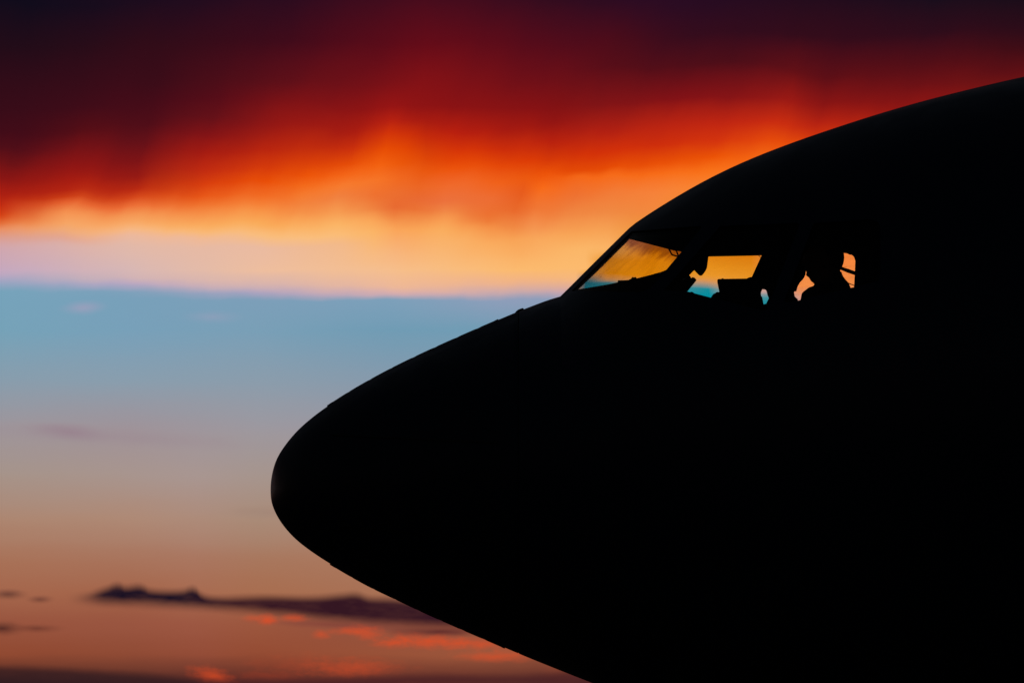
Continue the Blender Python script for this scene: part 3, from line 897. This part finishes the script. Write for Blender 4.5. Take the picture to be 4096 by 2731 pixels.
def limb(p, q, r0, r1):
    """tapered limb with round ends between two points"""
    d = q - p
    n = max(3, int(d.length / (0.35 * min(r0, r1))))
    for k in range(n + 1):
        t = k / n
        bmesh.ops.create_icosphere(pb, subdivisions=2, radius=r0 + (r1 - r0) * t, matrix=Matrix.Translation(p + d * t))


ball(3299, 1030, PY, 0.098, 0.077, 0.106)            # skull
ball(3262, 1072, PY, 0.052, 0.056, 0.050)            # jaw and mouth
ball(3240, 1098, PY, 0.022, 0.026, 0.014)            # chin
ball(3250, 1040, PY, 0.050, 0.060, 0.060)            # face
limb(P(3222, 1030, PY), P(3208, 1056, PY), 0.009, 0.013)   # nose
ball(3228, 1078, PY, 0.014, 0.024, 0.007)            # lips
for sd_ in (-1, 1):
    ball(3312, 1050, PY + sd_ * 0.076, 0.020, 0.010, 0.032)    # ears
    ball(3224, 1022, PY + sd_ * 0.030, 0.014, 0.020, 0.006)    # brows
    ball(3231, 1034, PY + sd_ * 0.031, 0.012, 0.014, 0.010)    # eyes
ball(3272, 1106, PY, 0.047, 0.050, 0.040)            # under the jaw
limb(P(3314, 1080, PY), P(3310, 1165, PY), 0.066, 0.078)   # neck
ball(3305, 1262, PY, 0.135, 0.175, 0.155)            # chest
ball(3318, 1390, PY, 0.120, 0.160, 0.170)            # waist
ball(3332, 1520, PY, 0.125, 0.175, 0.120)            # hips
limb(P(3262, 1205, PY - 0.185), P(3262, 1205, PY - 0.18), 0.084, 0.084)
limb(P(3262, 1205, PY + 0.185), P(3262, 1205, PY + 0.18), 0.080, 0.080)
for sd_ in (-1, 1):
    sh = P(3262, 1205, PY + sd_ * 0.185)
    limb(P(3308, 1150, PY + sd_ * 0.04), sh, 0.060, 0.070)
    el_ = P(3240, 1415, PY + sd_ * 0.235)
    wr = P(3062, 1462, PY + sd_ * 0.150)
    limb(sh, el_, 0.062, 0.046)
    limb(el_, wr, 0.046, 0.029)
    pm = wr + Vector((-0.07, 0, -0.010))
    limb(wr, pm, 0.030, 0.030)
    limb(pm + Vector((0.005, 0.018, 0)), pm + Vector((0.005, -0.018, 0)), 0.024, 0.024)
    for j, (ln, oy) in enumerate(((0.070, -0.033), (0.078, -0.011), (0.074, 0.011), (0.058, 0.033))):
        k0 = pm + Vector((-0.018, oy, 0.002))
        k1 = k0 + Vector((-ln * 0.55, oy * 0.10, -0.006))
        k2 = k1 + Vector((-ln * 0.38, 0, -0.026))
        limb(k0, k1, 0.0095, 0.0085)
        limb(k1, k2, 0.0085, 0.0070)
    th = wr + Vector((-0.030, -sd_ * 0.028, 0.0))
    limb(th, th + Vector((-0.045, -sd_ * 0.028, -0.012)), 0.012, 0.009)
    hp, kn, an = P(3330, 1535, PY + sd_ * 0.095), P(3000, 1520, PY + sd_ * 0.130), P(3000, 1850, PY + sd_ * 0.115)
    limb(hp, kn, 0.088, 0.060)
    limb(kn, an, 0.058, 0.040)
    limb(an + Vector((0.02, 0, -0.04)), an + Vector((-0.17, 0, -0.055)), 0.042, 0.034)
pm_ = bm_mesh(pb, 'person')
person = link('person', pm_, None)
rm = person.modifiers.new('r', 'REMESH')
rm.mode, rm.voxel_size, rm.use_smooth_shade = 'VOXEL', 0.0055, True
sm_ = person.modifiers.new('s', 'SMOOTH')
sm_.factor, sm_.iterations = 0.5, 4
pme = bpy.data.meshes.new_from_object(person.evaluated_get(bpy.context.evaluated_depsgraph_get()))
person.modifiers.clear()
person.data = pme
bpy.data.meshes.remove(pm_)
M_SKIN = mat('skin', (0.28, 0.17, 0.12), 0.6, var=0.1, scale=12)
M_SHIRT = mat('dark_shirt', (0.03, 0.032, 0.04), 0.9, var=0.2, scale=20)
M_TROUSER = mat('dark_trousers', (0.02, 0.02, 0.025), 0.9, var=0.2, scale=20)
M_HAIR = mat('dark_hair', (0.015, 0.012, 0.01), 0.7, var=0.3, scale=60, bump=0.3)
pme.materials.clear()
for m_ in (M_SKIN, M_SHIRT, M_TROUSER):
    pme.materials.append(m_)
z_col, z_wai, x_wri = P(3300, 1135, PY).z, P(3300, 1500, PY).z, P(3070, 1462, PY).x
for p_ in pme.polygons:
    c_ = p_.center
    hand = c_.x < x_wri and P(3062, 1545, PY).z < c_.z < P(3062, 1400, PY).z and c_.z > P(3062, 1490, PY).z
    p_.material_index = 0 if (c_.z > z_col or hand) else 1 if c_.z > z_wai else 2
    p_.use_smooth = True
person['label'] = 'pilot sitting in profile behind the rearmost cockpit window, head and shoulders in silhouette'
person['category'] = 'person'
hb = bmesh.new()
bmesh.ops.create_uvsphere(hb, u_segments=28, v_segments=20, radius=1.0, matrix=Matrix.Translation(P(3301, 1029, PY)) @ Matrix.Diagonal((0.100, 0.080, 0.109, 1)))
c_h = P(3301, 1029, PY)
bmesh.ops.delete(hb, geom=[v for v in hb.verts if (v.co.z - c_h.z) < (0.035 if v.co.x < c_h.x - 0.02 else -0.075)], context='VERTS')
link('hair', bm_mesh(hb, 'hair'), M_HAIR, person, True)

# harness strap and thin cables
slab('harness_strap', [(3350, 1060), (3366.4, 1065.9), (3378.5, 1071.2), (3394.4, 1075.4), (3420, 1085.4), (3440, 1093), (3440, 1109), (3418.9, 1100.5), (3392, 1091.5), (3364, 1080.1), (3350, 1075)], -0.40, -0.37, M_DARK, airliner, 0.001)
tube('cable', [(3385, 1127), (3394, 1132.5), (3404, 1137), (3418, 1142.5), (3430, 1147)], -0.3, 0.0024, M_DARK, airliner)
tube('cable', [(3362.5, 1008), (3367, 1018), (3370.5, 1026), (3373, 1036)], -0.3, 0.0022, M_DARK, airliner)
tube('cable', [(3030, 1017), (3034, 1021.8), (3039, 1026), (3045, 1034)], 0.3, 0.0016, M_DARK, airliner)
# floor and rear bulkhead close the cockpit
for xx in (XJ - 0.02, P(3680, 1500).x, XE - 0.08):
    of = -0.003 if xx < XJ else -0.045
    bk = [skin(xx, k * 2 * math.pi / 64, of) for k in range(64)]
    link('bulkhead', bm_mesh(prism_bm(bk, [skin(xx + 0.04, k * 2 * math.pi / 64, of) for k in range(64)]), 'bulkhead'), M_DARK, airliner)
xb = P(3680, 1500).x
zf = P(2048, 1950).z
fl = []
for k in range(13):
    xx = P(2250, 1500).x + (xb - 0.01 - P(2250, 1500).x) * k / 12
    fl.append(Vector((xx, -(skin_y(xx, zf) - 0.06), zf)))
fl2 = [Vector((p.x, -p.y, p.z)) for p in reversed(fl)]
ff = fl + fl2
link('cockpit_floor', bm_mesh(prism_bm(ff, [p + Vector((0, 0, -0.04)) for p in ff]), 'cockpit_floor'), M_DARK, airliner)
